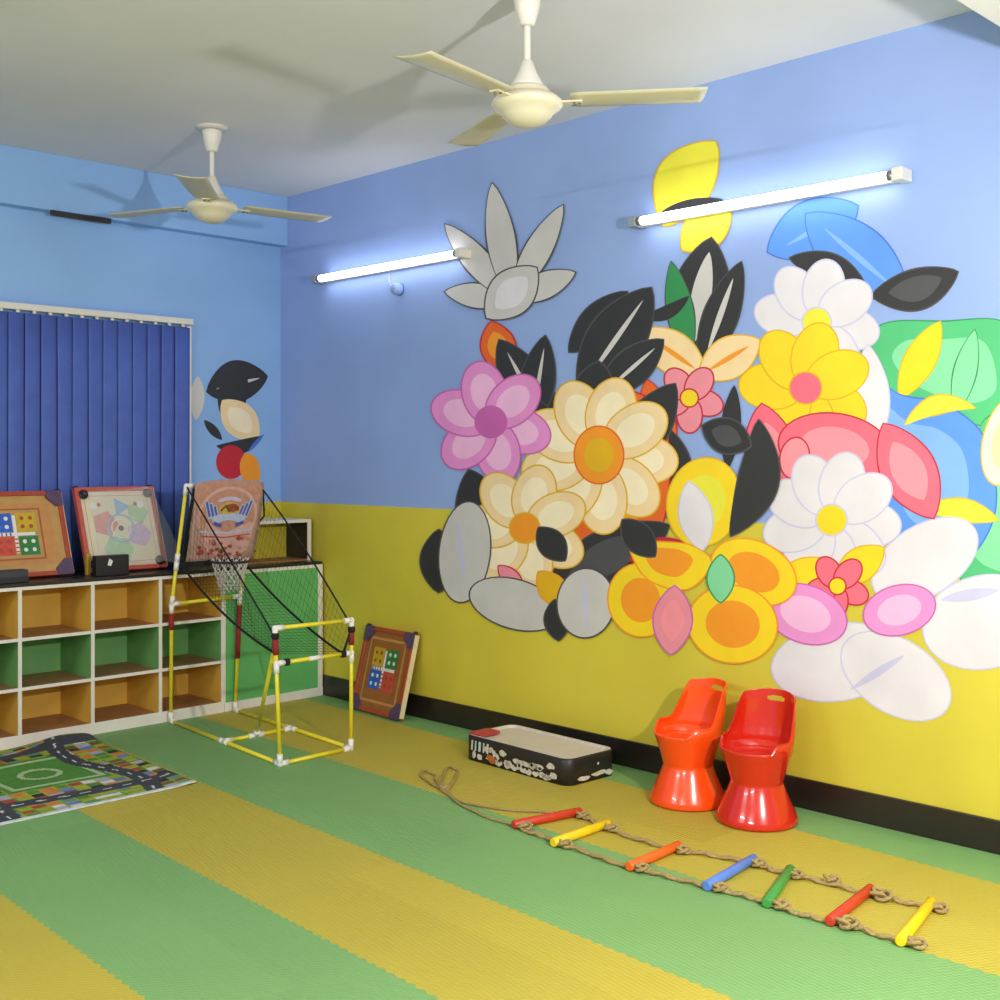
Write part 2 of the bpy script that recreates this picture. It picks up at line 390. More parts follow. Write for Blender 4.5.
lean(b1, (-1.705, -.20, CT+.013), 0, math.radians(20.5))
b2 = make_board('board_game', 'cream carrom board in clear wrap leaning on the blind, beside the hoop game', 'board game', 'carrom', .455, BH+.015, 'framed game boards')
lean(b2, (-1.150, -.20, CT+.013), 0, math.radians(20.5))
wr = MB(); pw = clear_mat('clear_plastic_wrap', '#e6e6e2', .22, .12)
i = wr.mi(pw)
pts = [[(-.16, -.012, .03), (-.16, -.012, .44)], [(.06, -.016, .03), (.07, -.014, .45)], [(.15, -.02, .02), (.16, -.018, .46)], [(.19, -.03, .03), (.20, -.02, .45)], [(.27, -.02, .012), (.225, -.005, .44)], [(.335, .01, .012), (.25, .03, .42)]]
g = [[wr.bm.verts.new((a[0]+(b[0]-a[0])*q/6+.006*math.sin(7*q+5*k), a[1]+(b[1]-a[1])*q/6-.003*abs(math.sin(3*q+2*k)), a[2]+(b[2]-a[2])*q/6)) for q in range(7)] for k, (a, b) in enumerate(pts)]
for k in range(len(g)-1):
    for q in range(6):
        f = wr.bm.faces.new((g[k][q], g[k+1][q], g[k+1][q+1], g[k][q+1])); f.material_index = i; f.smooth = True
lab(wr.build('plastic_wrap', b2), 'clear crinkled plastic wrap')
b3 = make_board('board_game', 'brown framed ludo board standing on the floor against the mural wall', 'board game', 'dark', .45, .465, 'framed game boards')
lean(b3, (-.150, -1.022, .009), -PI/2+math.radians(-3), math.radians(14))
# small dark boxes by the boards
pk = thing('game_box', 'small black box standing in front of the cream carrom board', 'box', (-1.30, -.285, CT))
c = MB(); c.box((-.09, -.03, 0), (.09, .02, .105), mat('black_card', '#1b1e22', .35, .1, 30)); c.build('carton', pk, bevel=.003)
c = MB(); c.poly([(-.03, -.0306, .055), (-.01, -.0306, .05), (.0, -.0306, .075), (-.02, -.0306, .09)], bm_['w']); c.build('painted_glint', pk)  # white patch painted on the carton front as a glint
pk2 = thing('game_box', 'low charcoal box lying on the worktop in front of the tan ludo board', 'box', (-1.87, -.295, CT))
c = MB(); c.box((-.16, -.04, 0), (.12, .035, .062), mat('charcoal_card', '#35363c', .5, .1, 30)); c.build('lid', pk2, bevel=.003)
c = MB(); c.box((-.163, -.043, 0), (.123, .038, .028), mat('dark_card', '#202024', .5, .1, 30)); c.build('tray', pk2, bevel=.003)
c = MB(); c.box((-1.385, -.20, CT), (-1.362, -.17, CT+.11), mat('yellow_card', '#b99432', .6, .1, 30)); tag(c.build('card_tube', bevel=.004), 'small yellow card packet squeezed between the two boards', 'packet')

# ------------------------------------------------------------------ indoor basketball game
bg = thing('basketball_game', 'toy basketball hoop stand of yellow tubes with black return net', 'basketball game', (-.87, -1.0, 0))
R = .0098
def P(name, pts, m, r=R, label=None, n=10):
    o = cl(MB().tube(pts, r, m, n=n).build(name), bg)
    if label: lab(o, label)
    return o
z0 = R
RL, RR, FL, FRp = Vector((-1.02, -.405, z0)), Vector((-.63, -.41, z0)), Vector((-1.119, -1.562, z0)), Vector((-.709, -1.552, z0))
ML, MR = RL.lerp(FL, .52), RR.lerp(FRp, .52); MC = ML.lerp(MR, .47)
FLt, FRt = Vector((-1.135, -1.545, .625)), Vector((-.700, -1.545, .62))
FLm, FRm = FL.lerp(FLt, .74), FRp.lerp(FRt, .745)
RLm, RRm = Vector((-1.015, -.405, .625)), Vector((-.60, -.41, .635))
TL, TR = Vector((-1.0, -.53, 1.252)), Vector((-.555, -.53, 1.252))
for a, b in ((RL, FL), (RR, FRp), (FL, FRp), (ML, MR)): P('base_tube', (a, b), M['pole'])
for a, b in ((FL, FLt), (FRp, FRt)): P('front_leg', (a, b), M['pole'])
P('crossbar', (FLt, FRt), M['pole']); P('crossbar', (FLm, FRm), M['pole'])
P('crossbar', (FLm.lerp(FRm, .42), FLm.lerp(FRm, .60)), M['joint'], .0112, 'white middle sleeve of the crossbar')
P('brace_leg', (MC, FLm.lerp(FLt, .35)+Vector((.012, .03, 0))), M['pole'])
for a, b, c_ in ((RL, RLm, TL), (RR, RRm, TR)): P('rear_post', (a, b, c_), M['pole'])
P('crossbar', (RLm, RRm), M['pole']); P('top_bar', (TL, TR), M['pole'])
def joint(p, *dirs):
    mb = MB()
    for d in dirs:
        d = Vector(d).normalized()*.045; mb.tube((p, p+d), R*1.38, M['joint'], n=10)
    mb.lathe([(0, -R*1.5), (R*1.1, -R*1.1), (R*1.5, 0), (R*1.1, R*1.1), (0, R*1.5)], M['joint'], c=p, n=10)
    cl(mb.build('pipe_joint'), bg)
upv = Vector((0, 0, 1))
joint(FL, FRp-FL, RL-FL, FLt-FL); joint(FRp, FL-FRp, RR-FRp, FRt-FRp); joint(RL, FL-RL, upv); joint(RR, FRp-RR, upv)
joint(ML, MR-ML, RL-ML, FL-ML); joint(MR, ML-MR, RR-MR, FRp-MR); joint(MC, MR-MC, ML-MC, FLm-MC)
joint(FLt, FRt-FLt, FL-FLt); joint(FRt, FLt-FRt, FRp-FRt); joint(FLm, FRm-FLm, FL-FLm); joint(FRm, FLm-FRm, FRp-FRm)
joint(RLm, RRm-RLm, RL-RLm, TL-RLm); joint(RRm, RLm-RRm, RR-RRm, TR-RRm); joint(TL, TR-TL, RLm-TL); joint(TR, TL-TR, RRm-TR)
joint(RLm.lerp(TL, .36), TL-RLm, RLm-TL)
for a, b, u, v in ((FLm, FLt, .25, .7), (FRm, FRt, .25, .7), (RL, RLm, .78, .92), (RR, RRm, .45, .92)):
    P('foam_sleeve', (a.lerp(b, u), a.lerp(b, v)), M['sleeve'], .0145, 'dark red foam sleeve')
# backboard: printed cloth hung from the top bar
BW0, BW1 = -.975, -.556
def bbp(u, v, off=0):                       # u across, v down
    return Vector((BW0+(BW1-BW0)*u + .02*math.sin(v*2)*(0), -.58+.105*v-off-.012*math.sin(PI*v), 1.265-.425*v))
cloth = mat('pink_brown_printed_cloth', '#b18c80', .7, .12, 30); ed = M['cord']
b = MB(); i = b.mi(cloth)
gr = [[b.bm.verts.new(bbp(u/14, v/14) + Vector((0, 0, .022*math.sin(PI*u/14) if v == 0 else 0))) for u in range(15)] for v in range(15)]
for v in range(14):
    for u in range(14):
        f = b.bm.faces.new((gr[v][u], gr[v][u+1], gr[v+1][u+1], gr[v+1][u])); f.material_index = i; f.smooth = True
bb = cl(b.build('backboard', solid=.004, normals=False), bg); lab(bb, 'pink brown printed cloth backboard')
def bprint(pts, m, lay=1): return [bbp(u, v, .003+.0006*lay) for u, v in pts]
pc = dict(o=mat('print_orange', '#bd8a76', .7, .15, 40), p=mat('print_pink', '#cfa39b', .7, .1, 40), b=mat('print_blue', '#4f55a8', .7, .1, 40), lb=mat('print_pale_blue', '#aebbdc', .7, .1, 40),
          r=mat('print_red', '#a5463c', .7, .2, 60), y=mat('print_yellow', '#c9a94a', .7, .1, 40), d=mat('print_olive', '#6d4a22', .7, .2, 50), l=mat('print_lilac', '#c6b3cf', .7, .1, 40))
pr = MB()
def pshape(pts, m, lay):
    pts = spline([(u, v, 0) for u, v in pts], 5)
    pr.poly([bbp(p.x, p.y, .003+.0006*lay) for p in pts], pc[m])
def pst(pts, w_, m, lay):
    for (u0, v0), (u1, v1) in zip(pts, pts[1:]):
        d = math.hypot(u1-u0, v1-v0); nx, ny = -(v1-v0)/d*w_, (u1-u0)/d*w_
        pr.poly([bbp(u, v, .003+.0006*lay) for u, v in ((u0-nx, v0-ny), (u1-nx, v1-ny), (u1+nx, v1+ny), (u0+nx, v0+ny))], pc[m])
pshape([(.04, .03), (.5, -.0), (.96, .04), (.9, .4), (.82, .9), (.3, .92), (.1, .5)], 'o', 1)
arc = [(.5+.42*math.cos(a), .42-.36*math.sin(a)) for a in [PI*k/16 for k in range(-2, 19)]]
pst(arc, .018, 'p', 2)
pshape([(.2, .5), (.5, .62), (.84, .5), (.9, .62), (.8, .9), (.3, .9)], 'p', 3)
pst([(.12, .60), (.5, .63), (.88, .60)], .012, 'lb', 4); pst([(.16, .66), (.5, .69), (.86, .66)], .008, 'r', 4)
qr = random.Random(3)
for k in range(46):
    u, v = qr.uniform(.14, .86), qr.uniform(.70, .93); w_ = qr.uniform(.02, .05)
    pshape([(u-w_, v), (u, v-w_*.6), (u+w_, v+.01), (u, v+w_*.6)], qr.choice('rrropd'), 5+k % 5)
for sx in (-1, 1):
    for k in range(3):
        pst([(.5+sx*.06*(k+2.2), .48-.02*k), (.5+sx*.06*(k+3.6), .28-.03*k)], .03, 'lb', 6)
        pst([(.5+sx*.06*(k+2.4), .46-.02*k), (.5+sx*.06*(k+3.5), .29-.03*k)], .015, 'b', 7)
pshape([(.28, .42), (.5, .38), (.74, .42), (.7, .5), (.5, .47), (.32, .5)], 'lb', 8); pst([(.3, .5), (.42, .54)], .022, 'b', 9); pst([(.62, .54), (.74, .5)], .022, 'b', 9)
pshape([(.36, .3), (.5, .24), (.66, .3), (.64, .37), (.5, .39), (.37, .37)], 'y', 9); pshape([(.44, .29), (.56, .26), (.65, .31), (.58, .37), (.5, .35)], 'r', 10)
pst([(.38, .35), (.46, .28), (.5, .36), (.57, .28), (.64, .35)], .014, 'd', 11); pshape([(.34, .2), (.5, .17), (.66, .2), (.64, .24), (.5, .215), (.36, .24)], 'l', 10)
cl(pr.build('backboard_print'), bg)
sb = MB(); s_ = [(-.985, -.575, 1.24), (-.972, -.575, 1.24), (-.972, -.47, .845), (-1.0, -.47, .845)]
sb.prism(s_, (0, .006, 0), ed); sb.box((-1.0, -.482, .822), (-.80, -.466, .85), ed)
lab(cl(sb.build('backboard_edging'), bg), 'black cloth edging of the backboard')
HC = Vector((-.785, -.605, .85))
hp = [HC+Vector((.098*math.cos(2*PI*k/28), .098*math.sin(2*PI*k/28), 0)) for k in range(29)]
hp2 = MB().tube(hp, .007, mat('dark_rim', '#2a2524', .5, .1, 30), n=8, cap=False)
hp2.tube((HC+Vector((-.05, .085, 0)), HC+Vector((-.05, .14, 0))), .006, M['cord']); hp2.tube((HC+Vector((.05, .085, 0)), HC+Vector((.05, .14, 0))), .006, M['cord'])
lab(cl(hp2.build('hoop'), bg), 'round dark hoop rim')
nt = MB()
for k in range(14):
    for d in (1, -1):
        q = []
        for j in range(7):
            a = 2*PI*(k+d*j*.5)/14; rr = .098-.045*(j/6)**.8
            q.append(HC+Vector((rr*math.cos(a), rr*math.sin(a), -.026*j+(.018 if j == 0 else 0))))
        nt.tube(q, .0028, M['net'], n=5)
lab(cl(nt.build('hoop_net'), bg), 'white string net under the hoop')
# black ball return net with its cords
def bez(a, b, sag=(0, 0, 0), n=14):
    a, b, sag = Vector(a), Vector(b), Vector(sag); return [a.lerp(b, t/n)+sag*(4*(t/n)*(1-t/n)) for t in range(n+1)]
UL = bez(TL, FLm.lerp(FLt, .75)); LL = bez((-.985, -.44, .84), FLm.lerp(FLt, .28), (0, 0, -.045))
UR = bez(TR, FRm.lerp(FRt, .8), (.015, 0, .01)); LR = bez((-.60, -.44, .83), FRm+Vector((-.05, 0, .0)), (0, 0, -.035))
for nm, c_ in (('upper', UL), ('lower', LL), ('upper', UR), ('lower', LR)):
    P('net_cord', c_, M['cord'], .0062 if nm == 'lower' else .0048, 'black '+nm+' edge cord of the return net', 6)
P('net_cord', (FRm.lerp(FRt, .75), FRm+Vector((-.05, 0, .0))), M['cord'], .0062, 'black tie cord at the front right', 6)
P('net_cord', (bbp(1, .12), (-.515, -.52, 1.08), (-.575, -.50, 1.0), bbp(1, .9)), M['cord'], .005, 'black tie cord beside the backboard', 6)
def netpatch(A, B, rows, name):
    mb = MB(); n = len(A)-1
    def pt(i_, j_): return Vector(A[i_]).lerp(Vector(B[i_]), j_/rows)
    fine = .00075
    for j in range(1, rows):
        mb.tube([pt(k, j) for k in range(n+1)], fine, M['cord'], n=4)
    for k in range(0, n+1):
        mb.tube([pt(k, j) for j in range(0, rows+1, rows//2)], fine, M['cord'], n=4)
    cl(mb.build(name), bg)
def dens(A, B, sag, n=30): return bez(A, B, sag, n)
ULd, LLd = dens(UL[0], UL[-1], (0, 0, 0)), dens(LL[0], LL[-1], (0, 0, -.045))
URd, LRd = dens(UR[0], UR[-1], (.015, 0, .01)), dens(LR[0], LR[-1], (0, 0, -.035))
netpatch(ULd, LLd, 10, 'side_net'); netpatch(URd, LRd, 6, 'side_net'); netpatch(LLd, LRd, 14, 'return_net')
for p in (FLm+Vector((.055, 0, 0)), FRm+Vector((-.05, 0, 0)), FRm.lerp(FRt, .72), FLm.lerp(FLt, .78)):
    mb = MB().lathe([(0, -.018), (.016, -.014), (.019, 0), (.016, .014), (0, .018)], M['cord'], c=p, n=12); lab(cl(mb.build('strap'), bg), 'black tie strap')

# ------------------------------------------------------------------ city play mat on the floor
pm = bpy.data.meshes.new('play_mat')
PMX0, PMX1, PMY0, PMY1 = -2.75, -1.545, -1.56, -.42
NX, NY = 150, 130
def pmz(x, y):
    u = (x-PMX0)/(PMX1-PMX0); v = (y-PMY0)/(PMY1-PMY0)
    h = .045*math.exp(-((v-.93)/.085)**2)*math.exp(-((x+1.67)/.16)**2)
    h += .012*math.exp(-((v-.75)/.1)**2)*math.exp(-((x+1.9)/.3)**2) + .007*math.exp(-((v-.35)/.1)**2)*(.5+.5*math.sin(5*x)) + .006*math.exp(-((x+1.56)/.05)**2)
    return .007+h
pcol = {}
def pmat(nm, c_): pcol[nm] = mat('mat_print_'+nm, c_, .7, .15, 40); return nm
for nm, c_ in (('road', '#3c3f48'), ('lime', '#9aa530'), ('field', '#4c8a35'), ('line', '#a9bf8e'), ('red', '#a4472f'), ('orange', '#cf7a3a'), ('blue', '#5f78b8'), ('lilac', '#a9a4c2'), ('teal', '#5f8f76'), ('white', '#cfd2cc'), ('brown', '#6d5138'), ('border', '#c9d3cd'), ('black', '#26272c')): pmat(nm, c_)
keys = list(pcol)
rb = random.Random(5)
cells = {}
def pcolor(x, y):
    u = (x-PMX0); v = (y-PMY0)
    if v < .028: return 'border'
    def near(a, b, w): return abs(a-b) < w
    # straight roads with a wavy run
    wv = .03*math.sin(u*5)
    if near(v, .20+wv*.6, .042) and u > .1:  return 'white' if near(v, .20+wv*.6, .005) and int(u*22) % 2 else 'road'
    if near(u, 1.02+.05*math.sin(v*6), .042): return 'white' if near(u, 1.02+.05*math.sin(v*6), .005) and int(v*22) % 2 else 'road'
    if near(v, .98-.03*math.sin(u*4), .042): return 'road'
    if near(u, .42+.03*math.sin(v*5), .042): return 'white' if near(u, .42+.03*math.sin(v*5), .005) and int(v*22) % 2 else 'road'
    # green pitch with its line
    if .55 < u < 1.0 and .36 < v < .84:
        fu, fv = (u-.775)/.19, (v-.60)/.2
        r = math.hypot(fu, fv)
        if (abs(max(abs(fu), abs(fv))-1) < .06): return 'line'
        if abs(r-.42) < .07: return 'line'
        return 'field'
    ku, kv = int(u/.06), int(v/.05)
    if (ku, kv) not in cells:
        cells[(ku, kv)] = rb.choice(['lime', 'lime', 'lime', 'teal', 'red', 'orange', 'blue', 'lilac', 'field', 'brown', 'lime', 'black', 'white'])
    fu, fv = (u/.06) % 1, (v/.05) % 1
    c_ = cells[(ku, kv)]
    if (fu < .12 or fv < .14): return 'lime' if c_ != 'lime' else 'field'
    return c_
vs, fs, ms = [], [], []
for j in range(NY+1):
    for i in range(NX+1):
        x = PMX0+(PMX1-PMX0)*i/NX; y = PMY0+(PMY1-PMY0)*j/NY
        xx = x-.05*(j/NY-0)*0 + .03*(j/NY)*(i/NX) ; vs.append((xx, y, pmz(x, y)))
top = len(vs)
vs += [(x, y, max(z-.005, .001)) for x, y, z in vs]
for j in range(NY):
    for i in range(NX):
        a = j*(NX+1)+i; fs.append((a, a+1, a+NX+2, a+NX+1)); ms.append(keys.index(pcolor(PMX0+(PMX1-PMX0)*(i+.5)/NX, PMY0+(PMY1-PMY0)*(j+.5)/NY)))
        fs.append((top+a+NX+1, top+a+NX+2, top+a+1, top+a)); ms.append(keys.index('white'))
bk = keys.index('border')
for i in range(NX):
    a = i; fs.append((a, top+a, top+a+1, a+1)); ms.append(bk); a = NY*(NX+1)+i; fs.append((a+1, top+a+1, top+a, a)); ms.append(bk)
for j in range(NY):
    a = j*(NX+1); fs.append((a+NX+1, top+a+NX+1, top+a, a)); ms.append(bk); a += NX; fs.append((a, top+a, top+a+NX+1, a+NX+1)); ms.append(bk)
pm.from_pydata(vs, [], fs)
for k in keys: pm.materials.append(pcol[k])
for p, k in zip(pm.polygons, ms): p.material_index = k; p.use_smooth = True
po = bpy.data.objects.new('play_mat', pm); COL.objects.link(po)
tag(po, 'rumpled play mat printed with town roads and a green pitch, before the cubbies', 'mat')

# ------------------------------------------------------------------ low toy table against the skirting
tb = thing('table_game', 'low black tabletop game with a pale sunken playing surface on the floor', 'tabletop game', (-.285, -2.385, 0), math.radians(-2))
tdark = mat('black_game_print', '#25211e', .45, .15, 25); tpale = mat('pale_game_surface', '#cfc4b6', .4, .04, 8)
tw_, tl_, th_ = .155, .335, .115
def rr(w_, l_, r, n=6):
    o = []
    for cx, cy, a0 in ((w_-r, l_-r, 0), (-w_+r, l_-r, PI/2), (-w_+r, -l_+r, PI), (w_-r, -l_+r, 3*PI/2)):
        for k in range(n+1):
            a = a0+PI/2*k/n; o.append((cx+r*math.cos(a), cy+r*math.sin(a)))
    return o
c = MB(); i = c.mi(tdark); j = c.mi(tpale); rings = []
for (w_, l_, r, z) in ((tw_, tl_, .05, 0), (tw_, tl_, .05, th_-.006), (tw_-.005, tl_-.005, .046, th_), (tw_-.016, tl_-.016, .04, th_), (tw_-.02, tl_-.02, .038, th_-.012)):
    rings.append([c.bm.verts.new((x, y, z)) for x, y in rr(w_, l_, r)])
for k, (a, b) in enumerate(zip(rings, rings[1:])):
    for q in range(len(a)):
        f = c.bm.faces.new((a[q], a[(q+1) % len(a)], b[(q+1) % len(a)], b[q])); f.material_index = i if k < 2 else j; f.smooth = k < 1
c.bm.faces.new(rings[0][::-1]).material_index = i
c.build('case', tb)
c = MB(); c.prism([(x, y, th_-.014) for x, y in rr(tw_-.021, tl_-.021, .037)], (0, 0, .004), tpale); c.build('playing_surface', tb)
pw_, pr_, po_, pk_ = mat('game_print_white', '#cfc6b8', .45, .15, 60), mat('game_print_red', '#b03038', .45, .2, 50), mat('game_print_orange', '#b5602a', .45, .2, 50), mat('game_print_mint', '#b7cdc4', .45, .1, 50)
c = MB(); rg = random.Random(11); xs = -tw_-.0006
def blob(mb, fn, u, v, ru, rv, m, seed):
    q = random.Random(seed); n = 9
    pts = [(u+ru*math.cos(2*PI*k/n)*q.uniform(.55, 1), v+rv*math.sin(2*PI*k/n)*q.uniform(.55, 1), 0) for k in range(n)]
    mb.poly([fn(p.x, min(max(p.y, .004), .104)) for p in spline(pts, 3)], m)
side = lambda u, v, o=0: Vector((xs-o, tl_-u, v))
for k in range(26):
    blob(c, side, .16+.017*k+rg.uniform(-.01, .01), rg.choice([.02, .032, .05, .07]), .03, .017, pw_, k)
for k in range(16): blob(c, lambda u, v: side(u, v, .0004), .19+.026*k, rg.uniform(.03, .06), .012, .01, tdark, 40+k)
blob(c, lambda u, v: side(u, v, .0005), .19, .03, .04, .022, po_, 90)
for k, (u, wd) in enumerate(((.05, .012), (.075, .01), (.10, .016), (.13, .01), (.155, .014))):
    z_ = .05; c.poly([side(u, z_, .0008), side(u+wd, z_, .0008), side(u+wd+.004, z_+.045, .0008), side(u+.004, z_+.045, .0008)], pk_ if k in (1, 2) else pw_)
blob(c, side, .07, .03, .02, .022, pw_, 71); blob(c, side, .11, .025, .022, .018, pw_, 72)
lab(c.build('side_print', tb), 'white, red and orange print on the long black side'); c = MB()
xe = lambda u, v, o=0: Vector((-tw_+u, -tl_-.0006-o, v))
blob(c, xe, .10, .02, .05, .014, pw_, 81); blob(c, xe, .2, .026, .06, .013, pw_, 82); blob(c, xe, .19, .07, .008, .008, pw_, 83); blob(c, xe, .26, .022, .03, .016, pw_, 84)
lab(c.build('end_print', tb), 'white print on the short black end')
c = MB(); c.prism([(x*.40-.078, y*.13+tl_-.058, th_-.004) for x, y in rr(tw_, tl_, .05)], (0, 0, .012), pr_); lab(c.build('goal_cover', tb, bevel=.003), 'red printed goal cover')
# ------------------------------------------------------------------ tub chairs
def make_chair(label, m, loc, rz):
    t = thing('tub_chair', label, 'chair', loc, rz, "children's tub chairs")
    b = MB(); b.lathe([(0, .001), (.140, .001), (.155, .004), (.157, .012), (.152, .03), (.132, .075), (.112, .12), (.1015, .150), (.100, .156), (.103, .164), (.112, .20), (.126, .245), (.137, .274), (.139, .282), (.135, .286), (.129, .282), (.12, .262)], m, n=48)
    b.build('pedestal', t)
    s = MB(); s.lathe([(.1285, .279), (.121, .258), (.10, .247), (.05, .243), (0, .242)], m, n=48); s.build('seat', t)
    # backrest shell (back towards +y), with a hand slot cut through it
    k = MB(); i = k.mi(m); NA, NZ = 96, 64
    def top(a):
        a = abs(a)
        def ss(x): x = min(max(x, 0), 1); return x*x*(3-2*x)
        return .288 + .045*ss((2.35-a)/.35) + .150*ss((1.55-a)/.55) - .012*ss((a-.2)/.9)
    grid = []
    for q in range(NA+1):
        a = (q/NA-.5)*2*2.42; T = top(a); colv = []
        for z in range(NZ+1):
            f_ = z/NZ; zz = .278+(T-.278)*f_; rad = .134 + .004*math.sin(PI*min(1, f_*1.2)) - .006*max(0, (zz-.33))/.16
            sh = .062*max(0, zz-.30)/.2
            colv.append(k.bm.verts.new((rad*math.sin(a)*1.0, rad*math.cos(a)+sh*.6, zz)))
        grid.append(colv)
    for q in range(NA):
        for z in range(NZ):
            a = ((q+.5)/NA-.5)*2*2.42; zz = .278+(top(a)-.278)*(z+.5)/NZ
            if ((a/.30)**4 + ((zz-.447)/.0095)**4) < 1: continue
            f = k.bm.faces.new((grid[q][z], grid[q+1][z], grid[q+1][z+1], grid[q][z+1])); f.material_index = i; f.smooth = True
    o = k.build('backrest', t, normals=False)
    sd = o.modifiers.new('thickness', 'SOLIDIFY'); sd.thickness = .007; sd.offset = 0
    bv = o.modifiers.new('bevel', 'BEVEL'); bv.width = .002; bv.segments = 2; bv.limit_method = 'ANGLE'
    lab(o, 'curved backrest with a hand slot near the top'); return t
def back_rz(phi):                                # phi: how far the back is turned to the right of straight away from the viewer
    d = FW*math.cos(phi)+RT*math.sin(phi); return math.atan2(d.y, d.x)-PI/2
make_chair('orange-red plastic tub chair nearer the low black tabletop game', M['ch_or'], (-.255, -3.195, 0), back_rz(math.radians(62)))
make_chair('deep red plastic tub chair on the right, nearest the rope ladder', M['ch_rd'], (-.275, -3.535, 0), back_rz(math.radians(42)))

# ------------------------------------------------------------------ rope ladder
rl = thing('rope_ladder', 'rope ladder with coloured wooden rungs stretched along the yellow stripe', 'rope ladder', (-.87, -3.7, 0))
rungs = [((-1.022, -2.953), (-.712, -3.018), 'r_red', 'red wooden rung at the knotted end'), ((-1.07, -3.20), (-.752, -3.192), 'r_yel', 'yellow wooden rung next to the red end rung'),
         ((-1.072, -3.55), (-.767, -3.535), 'r_ora', 'orange wooden rung'), ((-1.037, -3.842), (-.697, -3.80), 'r_blu', 'blue wooden rung'),
         ((-1.026, -4.06), (-.70, -3.945), 'r_grn', 'green wooden rung'), ((-1.016, -4.27), (-.677, -4.225), 'r_red', 'red wooden rung near the loose end'),
         ((-1.005, -4.488), (-.645, -4.412), 'r_yel', 'yellow wooden rung at the loose end')]
RZ = .0175
for a, b, mm, lb in rungs:
    a, b = Vector((*a, RZ)), Vector((*b, RZ)); d = (b-a).normalized(); r = .0165
    o = MB().tube((a, a+d*.003, b-d*.003, b), (r*.8, r, r, r*.8), M[mm], n=16).build('rung'); lab(cl(o, rl), lb)
def strand(pts, off, r=.0048, per=10):
    pts = spline([(x, y, .0) for x, y in pts], per, False); out = []
    for k, p in enumerate(pts):
        t = (pts[min(k+1, len(pts)-1)]-pts[max(k-1, 0)]).normalized(); nrm = Vector((-t.y, t.x, 0))
        out.append(p + nrm*off*math.cos(k*.55) + Vector((0, 0, .0058+abs(off)*(1+math.sin(k*.55))*.5)))
    return out
nearp = [(r[0][0]+.026, r[0][1]+.0) for r in rungs]; farp = [(r[1][0]-.026, r[1][1]) for r in rungs]
def wig(pts, amt, seed):
    q = random.Random(seed); out = []
    for a, b in zip(pts, pts[1:]):
        out += [a, ((a[0]*2+b[0])/3+q.uniform(-amt, amt), (a[1]*2+b[1])/3), ((a[0]+2*b[0])/3+q.uniform(-amt, amt), (a[1]+2*b[1])/3)]
    return out+[pts[-1]]
for nm, pts, sd in (('near', nearp, 1), ('far', farp, 2)):
    mb = MB()
    pp = wig(pts, .012, sd) + [(pts[-1][0], pts[-1][1]-.03)]
    mb.tube(strand(pp, .007), .0056, M['rope'], n=6); mb.tube(strand(pp, -.007), .0056, M['rope'], n=6)
    if nm == 'near': tail = [pts[0], (-1.0, -2.80), (-.965, -2.62), (-.895, -2.44), (-.86, -2.37), (-.83, -2.25), (-.775, -2.14), (-.72, -2.10), (-.74, -2.19), (-.80, -2.27), (-.86, -2.37)]
    else: tail = [pts[0], (-.77, -2.93), (-.86, -2.80), (-.93, -2.60), (-.885, -2.43), (-.86, -2.37), (-.78, -2.28), (-.66, -2.17), (-.60, -2.13), (-.615, -2.2), (-.70, -2.28), (-.80, -2.36), (-.86, -2.38)]
    tp = strand(tail, .002); mb.tube(tp, .0050, M['rope'], n=6)
    lab(cl(mb.build('side_rope'), rl), nm+' side rope of twisted tan jute')
def knot(x, y, s=1.0, seed=0):
    q = random.Random(seed); pts = []; ph = q.uniform(0, 6)
    for k in range(40):
        a = 2*PI*k/39*2; rad = (.016+.006*math.cos(1.5*a))*s
        pts.append((x+rad*math.cos(a+ph)*1.0, y+rad*math.sin(a+ph)*1.3, .0085+.0075*s*(1+math.sin(1.5*a))))
    cl(MB().tube(pts, .0062, M['rope'], n=6).build('knot'), rl)
for k, (a, b, _, _) in enumerate(rungs):
    big = 1.35 if k == 5 else 1.0
    knot(a[0]+.028, a[1]-.034*big, big, k); knot(b[0]-.028, b[1]-.034*big, big, 20+k)
knot(-.69, -4.09, 1.0, 50); knot(-.86, -2.385, .7, 51)

# ------------------------------------------------------------------ tube lights on the mural wall
def make_tube(label, yc, z):
    t = thing('tube_light', label, 'light', (0, yc, z), 0, 'lit tube lights'); L = .65
    b = MB(); b.box((-.036, -L+.02, -.018), (-.001, L-.02, .018), M['offwhite']); b.build('batten', t, bevel=.004)
    MB().tube(((-.062, -L+.05, 0), (-.062, L-.05, 0)), .0185, M['tube'], n=16).build('tube', t)
    for s in (-1, 1):
        c = MB(); c.box((-.084, s*(L-.025)-.022, -.024), (-.001, s*(L-.025)+.022, .024), mat('grey_lamp_holder', '#8f97a3', .4, .05, 20) if s > 0 else M['white']); c.build('lamp_holder', t, bevel=.005)
        c = MB(); c.tube(((-.062, s*(L-.068), 0), (-.062, s*(L-.046), 0)), .0192, M['steel'], n=16); lab(c.build('tube_cap', t), 'metal end cap of the tube')
    return t
make_tube('lit white tube light near the room corner, left of the mural', -1.0, 2.449)
make_tube('lit white tube light mounted over the middle of the mural', -3.385, 2.446)
kb = thing('wall_fitting', 'small round pale blue fitting on the wall below the left tube light', 'fitting', (0, -1.07, 2.325))
c = MB(); c.lathe([(0, .055), (.02, .054), (.03, .045), (.033, .02), (.033, 0)], M['blue_side'], n=20, axis=Matrix.Rotation(-PI/2, 4, 'Y')); c.build('cap', kb)
c = MB(); c.lathe([(.036, 0), (.036, .008), (0, .008)], mat('dark_blue_ring', '#3f5f9a', .5, .05, 10), n=20, axis=Matrix.Rotation(-PI/2, 4, 'Y')); c.build('base_ring', kb)
c = MB(); c.tube([(-.004, .03, .0), (-.004, .07, .02), (-.004, .09, .06), (-.004, .09, .11)], .003, M['offwhite'], n=6); lab(c.build('wire', kb), 'thin wire running up to the tube light')

